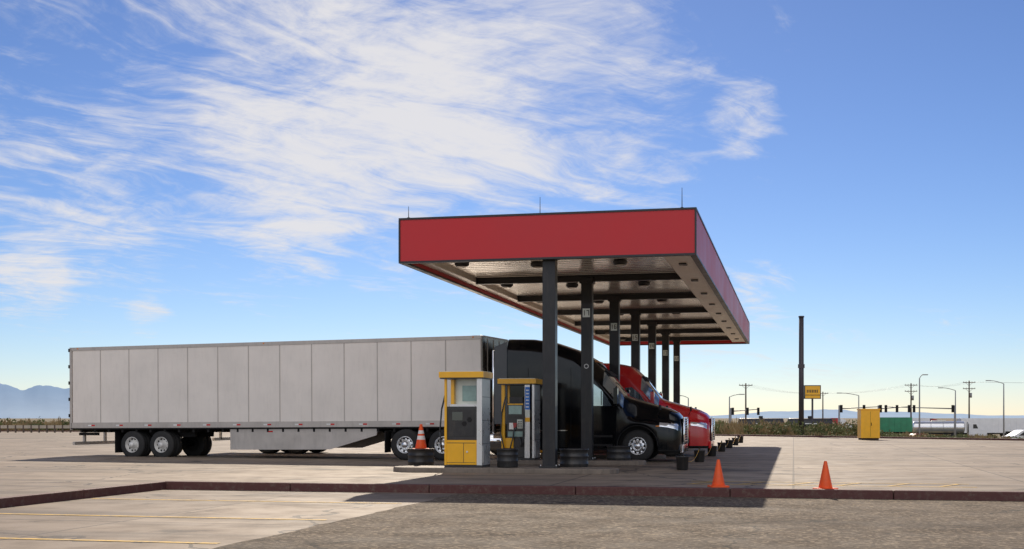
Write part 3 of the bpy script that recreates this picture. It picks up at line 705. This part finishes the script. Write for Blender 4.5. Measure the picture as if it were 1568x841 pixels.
# ------------------------------------------------------------ mountains
mMt=M('mountain_painted_haze',(.10,.14,.20),1.0,0,0,.1,.001)
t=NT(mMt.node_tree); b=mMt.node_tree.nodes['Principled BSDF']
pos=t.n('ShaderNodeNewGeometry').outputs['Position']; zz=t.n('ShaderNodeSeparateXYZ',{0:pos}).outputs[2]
hz=t.mix(t.mr(zz,0,260),(.40,.47,.56),(.21,.29,.41)); nn=t.noise(pos,.004,6,.6)  # aerial haze painted into the colour, paler towards the foot
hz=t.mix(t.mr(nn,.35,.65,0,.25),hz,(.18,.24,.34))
mMt.node_tree.links.new(hz,b.inputs['Emission Color']); b.inputs['Emission Strength'].default_value=.85; b.inputs['Specular IOR Level'].default_value=0  # ridges glow by themselves to stand in for light scattered by haze
def ridge(name,ctrl,z,seed):
    rnd=random.Random(seed); mb=MB(); vs=[];fs=[]; N=260; R=10
    px0,px1=ctrl[0][0],ctrl[-1][0]
    ph=[rnd.uniform(0,6.28) for _ in range(12)]
    for i in range(N+1):
        px=px0+(px1-px0)*i/N
        for (a,b_),(c,d) in zip(ctrl[:-1],ctrl[1:]):
            if a<=px<=c: hh=b_+(d-b_)*sst((px-a)/(c-a)); break
        rough=sum(math.sin(px*.03*(1.9**k)+ph[k])*(.55**k) for k in range(7))
        hh=max(0,hh*(1+.10*rough))
        for j in range(R+1):
            tt=j/R; q=math.sin(math.pi*tt)**1.0
            zz_=z*(1+.25*tt); x,y=at(px,zz_)
            wob=1+.15*math.sin(px*.11+tt*9+ph[3])*(1-q)
            vs.append((x,y,-5+(hh/F*z*1.12)*q*wob+0))
    for i in range(N):
        for j in range(R): o=i*(R+1)+j; fs.append((o,o+1,o+R+2,o+R+1))
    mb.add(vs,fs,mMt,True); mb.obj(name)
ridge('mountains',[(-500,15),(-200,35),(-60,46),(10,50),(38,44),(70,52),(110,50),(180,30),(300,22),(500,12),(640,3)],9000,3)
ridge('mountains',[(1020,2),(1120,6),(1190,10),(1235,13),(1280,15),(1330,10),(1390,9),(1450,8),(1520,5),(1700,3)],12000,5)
# ------------------------------------------------------------ world
w=bpy.data.worlds.new('World'); scene.world=w; w.use_nodes=True; nt=w.node_tree; nt.nodes.clear(); t=NT(nt)
SD=Vector((-1.82,8.92,6.7)).normalized(); el=math.asin(SD.z); az=math.atan2(SD.x,SD.y)
sky=t.n('ShaderNodeTexSky',sky_type='NISHITA'); sky.sun_disc=False; sky.sun_elevation=el; sky.sun_rotation=az; sky.air_density=1.0; sky.dust_density=.3; sky.ozone_density=3.5; sky.altitude=1200
d=t.n('ShaderNodeTexCoord').outputs['Generated']; ds=t.n('ShaderNodeSeparateXYZ',{0:d}); dz=ds.outputs[2]
inv=t.m('DIVIDE',1.0,t.m('MAXIMUM',t.m('ADD',dz,.12),.05))
p=t.n('ShaderNodeVectorMath',{0:d,3:inv},operation='SCALE').outputs[0]
p=t.mapp(p,(1,1,0),(0,0,.6))
wrp=t.n('ShaderNodeTexNoise',{'Vector':p,'Scale':1.3,'Detail':3}).outputs[1]
p2=t.n('ShaderNodeVectorMath',{0:p,1:t.n('ShaderNodeVectorMath',{0:wrp,3:.55},operation='SCALE').outputs[0]},operation='ADD').outputs[0]
n1=t.noise(t.mapp(p2,(1.5,.75,1)),1.8,8,.62,.5)
n2=t.noise(t.mapp(p2,(7,1.1,1),(0,0,.35)),1.5,7,.65,.8)
n3=t.noise(t.mapp(p2,(3,3,1)),3.5,6,.65,.2)
den=t.m('ADD',t.m('MULTIPLY',n1,.48),t.m('ADD',t.m('MULTIPLY',n2,.27),t.m('MULTIPLY',n3,.25)))
den=t.m('ADD',t.m('MULTIPLY',t.m('SUBTRACT',den,.5),2.0),.5)
def blob(px,py,r,wt):
    dv=(RT*((px-784)/F)+FW+Vector((0,0,(HOR-py)/F))).normalized()
    dt=t.n('ShaderNodeVectorMath',{0:d,1:tuple(dv)},operation='DOT_PRODUCT').outputs['Value']
    return t.mr(dt,math.cos(math.atan(r/F)),1.0,0,wt)
acc=None
for bb in ((560,60,400,.14),(470,190,240,.11),(650,260,230,.18),(820,90,280,.11),(330,280,240,.15),(60,230,240,.12),(1000,60,260,.08),(1150,180,80,.24),(45,430,80,.28),(228,484,45,.28),(1170,446,65,.27),(150,390,130,.14),(450,375,100,.14),(80,60,250,.04),(1400,180,420,-.18),(250,140,90,-.08),(300,560,420,-.10)):
    v=blob(*bb); acc=v if acc is None else t.m('ADD',acc,v)
# unseen bright cloud bank added behind the viewer as fill light
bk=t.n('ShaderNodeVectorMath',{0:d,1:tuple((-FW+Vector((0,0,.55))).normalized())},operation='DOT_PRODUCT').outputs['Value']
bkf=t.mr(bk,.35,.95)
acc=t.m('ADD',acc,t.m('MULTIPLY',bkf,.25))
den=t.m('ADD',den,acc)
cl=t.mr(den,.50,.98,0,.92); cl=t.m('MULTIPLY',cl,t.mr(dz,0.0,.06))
sk=t.n('ShaderNodeVectorMath',{0:sky.outputs[0],3:.092},operation='SCALE').outputs[0]
sk=t.n('ShaderNodeGamma',{0:sk,1:1.28}).outputs[0]
sk=t.mix(1.0,sk,(.97,.95,1.06),'MULTIPLY')
bg1=t.n('ShaderNodeBackground',{0:sk,1:1.0}); bg2=t.n('ShaderNodeBackground',{0:(.90,.88,.885,1),1:t.mr(bkf,0,1,.90,2.2,False)})  # added rear clouds set brighter than those ahead, for fill
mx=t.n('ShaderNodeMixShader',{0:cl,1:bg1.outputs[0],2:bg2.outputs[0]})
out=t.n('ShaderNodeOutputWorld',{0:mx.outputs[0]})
sl=bpy.data.lights.new('sun','SUN'); sl.energy=5.0; sl.angle=math.radians(.5); sl.color=(1,.88,.72)
so=bpy.data.objects.new('sun',sl); scene.collection.objects.link(so); so.rotation_euler=SD.to_track_quat('Z','Y').to_euler(); so.location=(0,0,50)
cam=bpy.data.cameras.new('camera'); co=bpy.data.objects.new('camera',cam); scene.collection.objects.link(co)
co.location=(0,0,CAMH); co.rotation_euler=(math.radians(90),0,TH); cam.sensor_width=36; cam.lens=F/1568*36; cam.shift_y=(HOR-420.5)/1568; cam.clip_end=60000; cam.clip_start=.1
scene.camera=co
scene.view_settings.view_transform='Standard'; scene.view_settings.look='None'; scene.view_settings.exposure=0
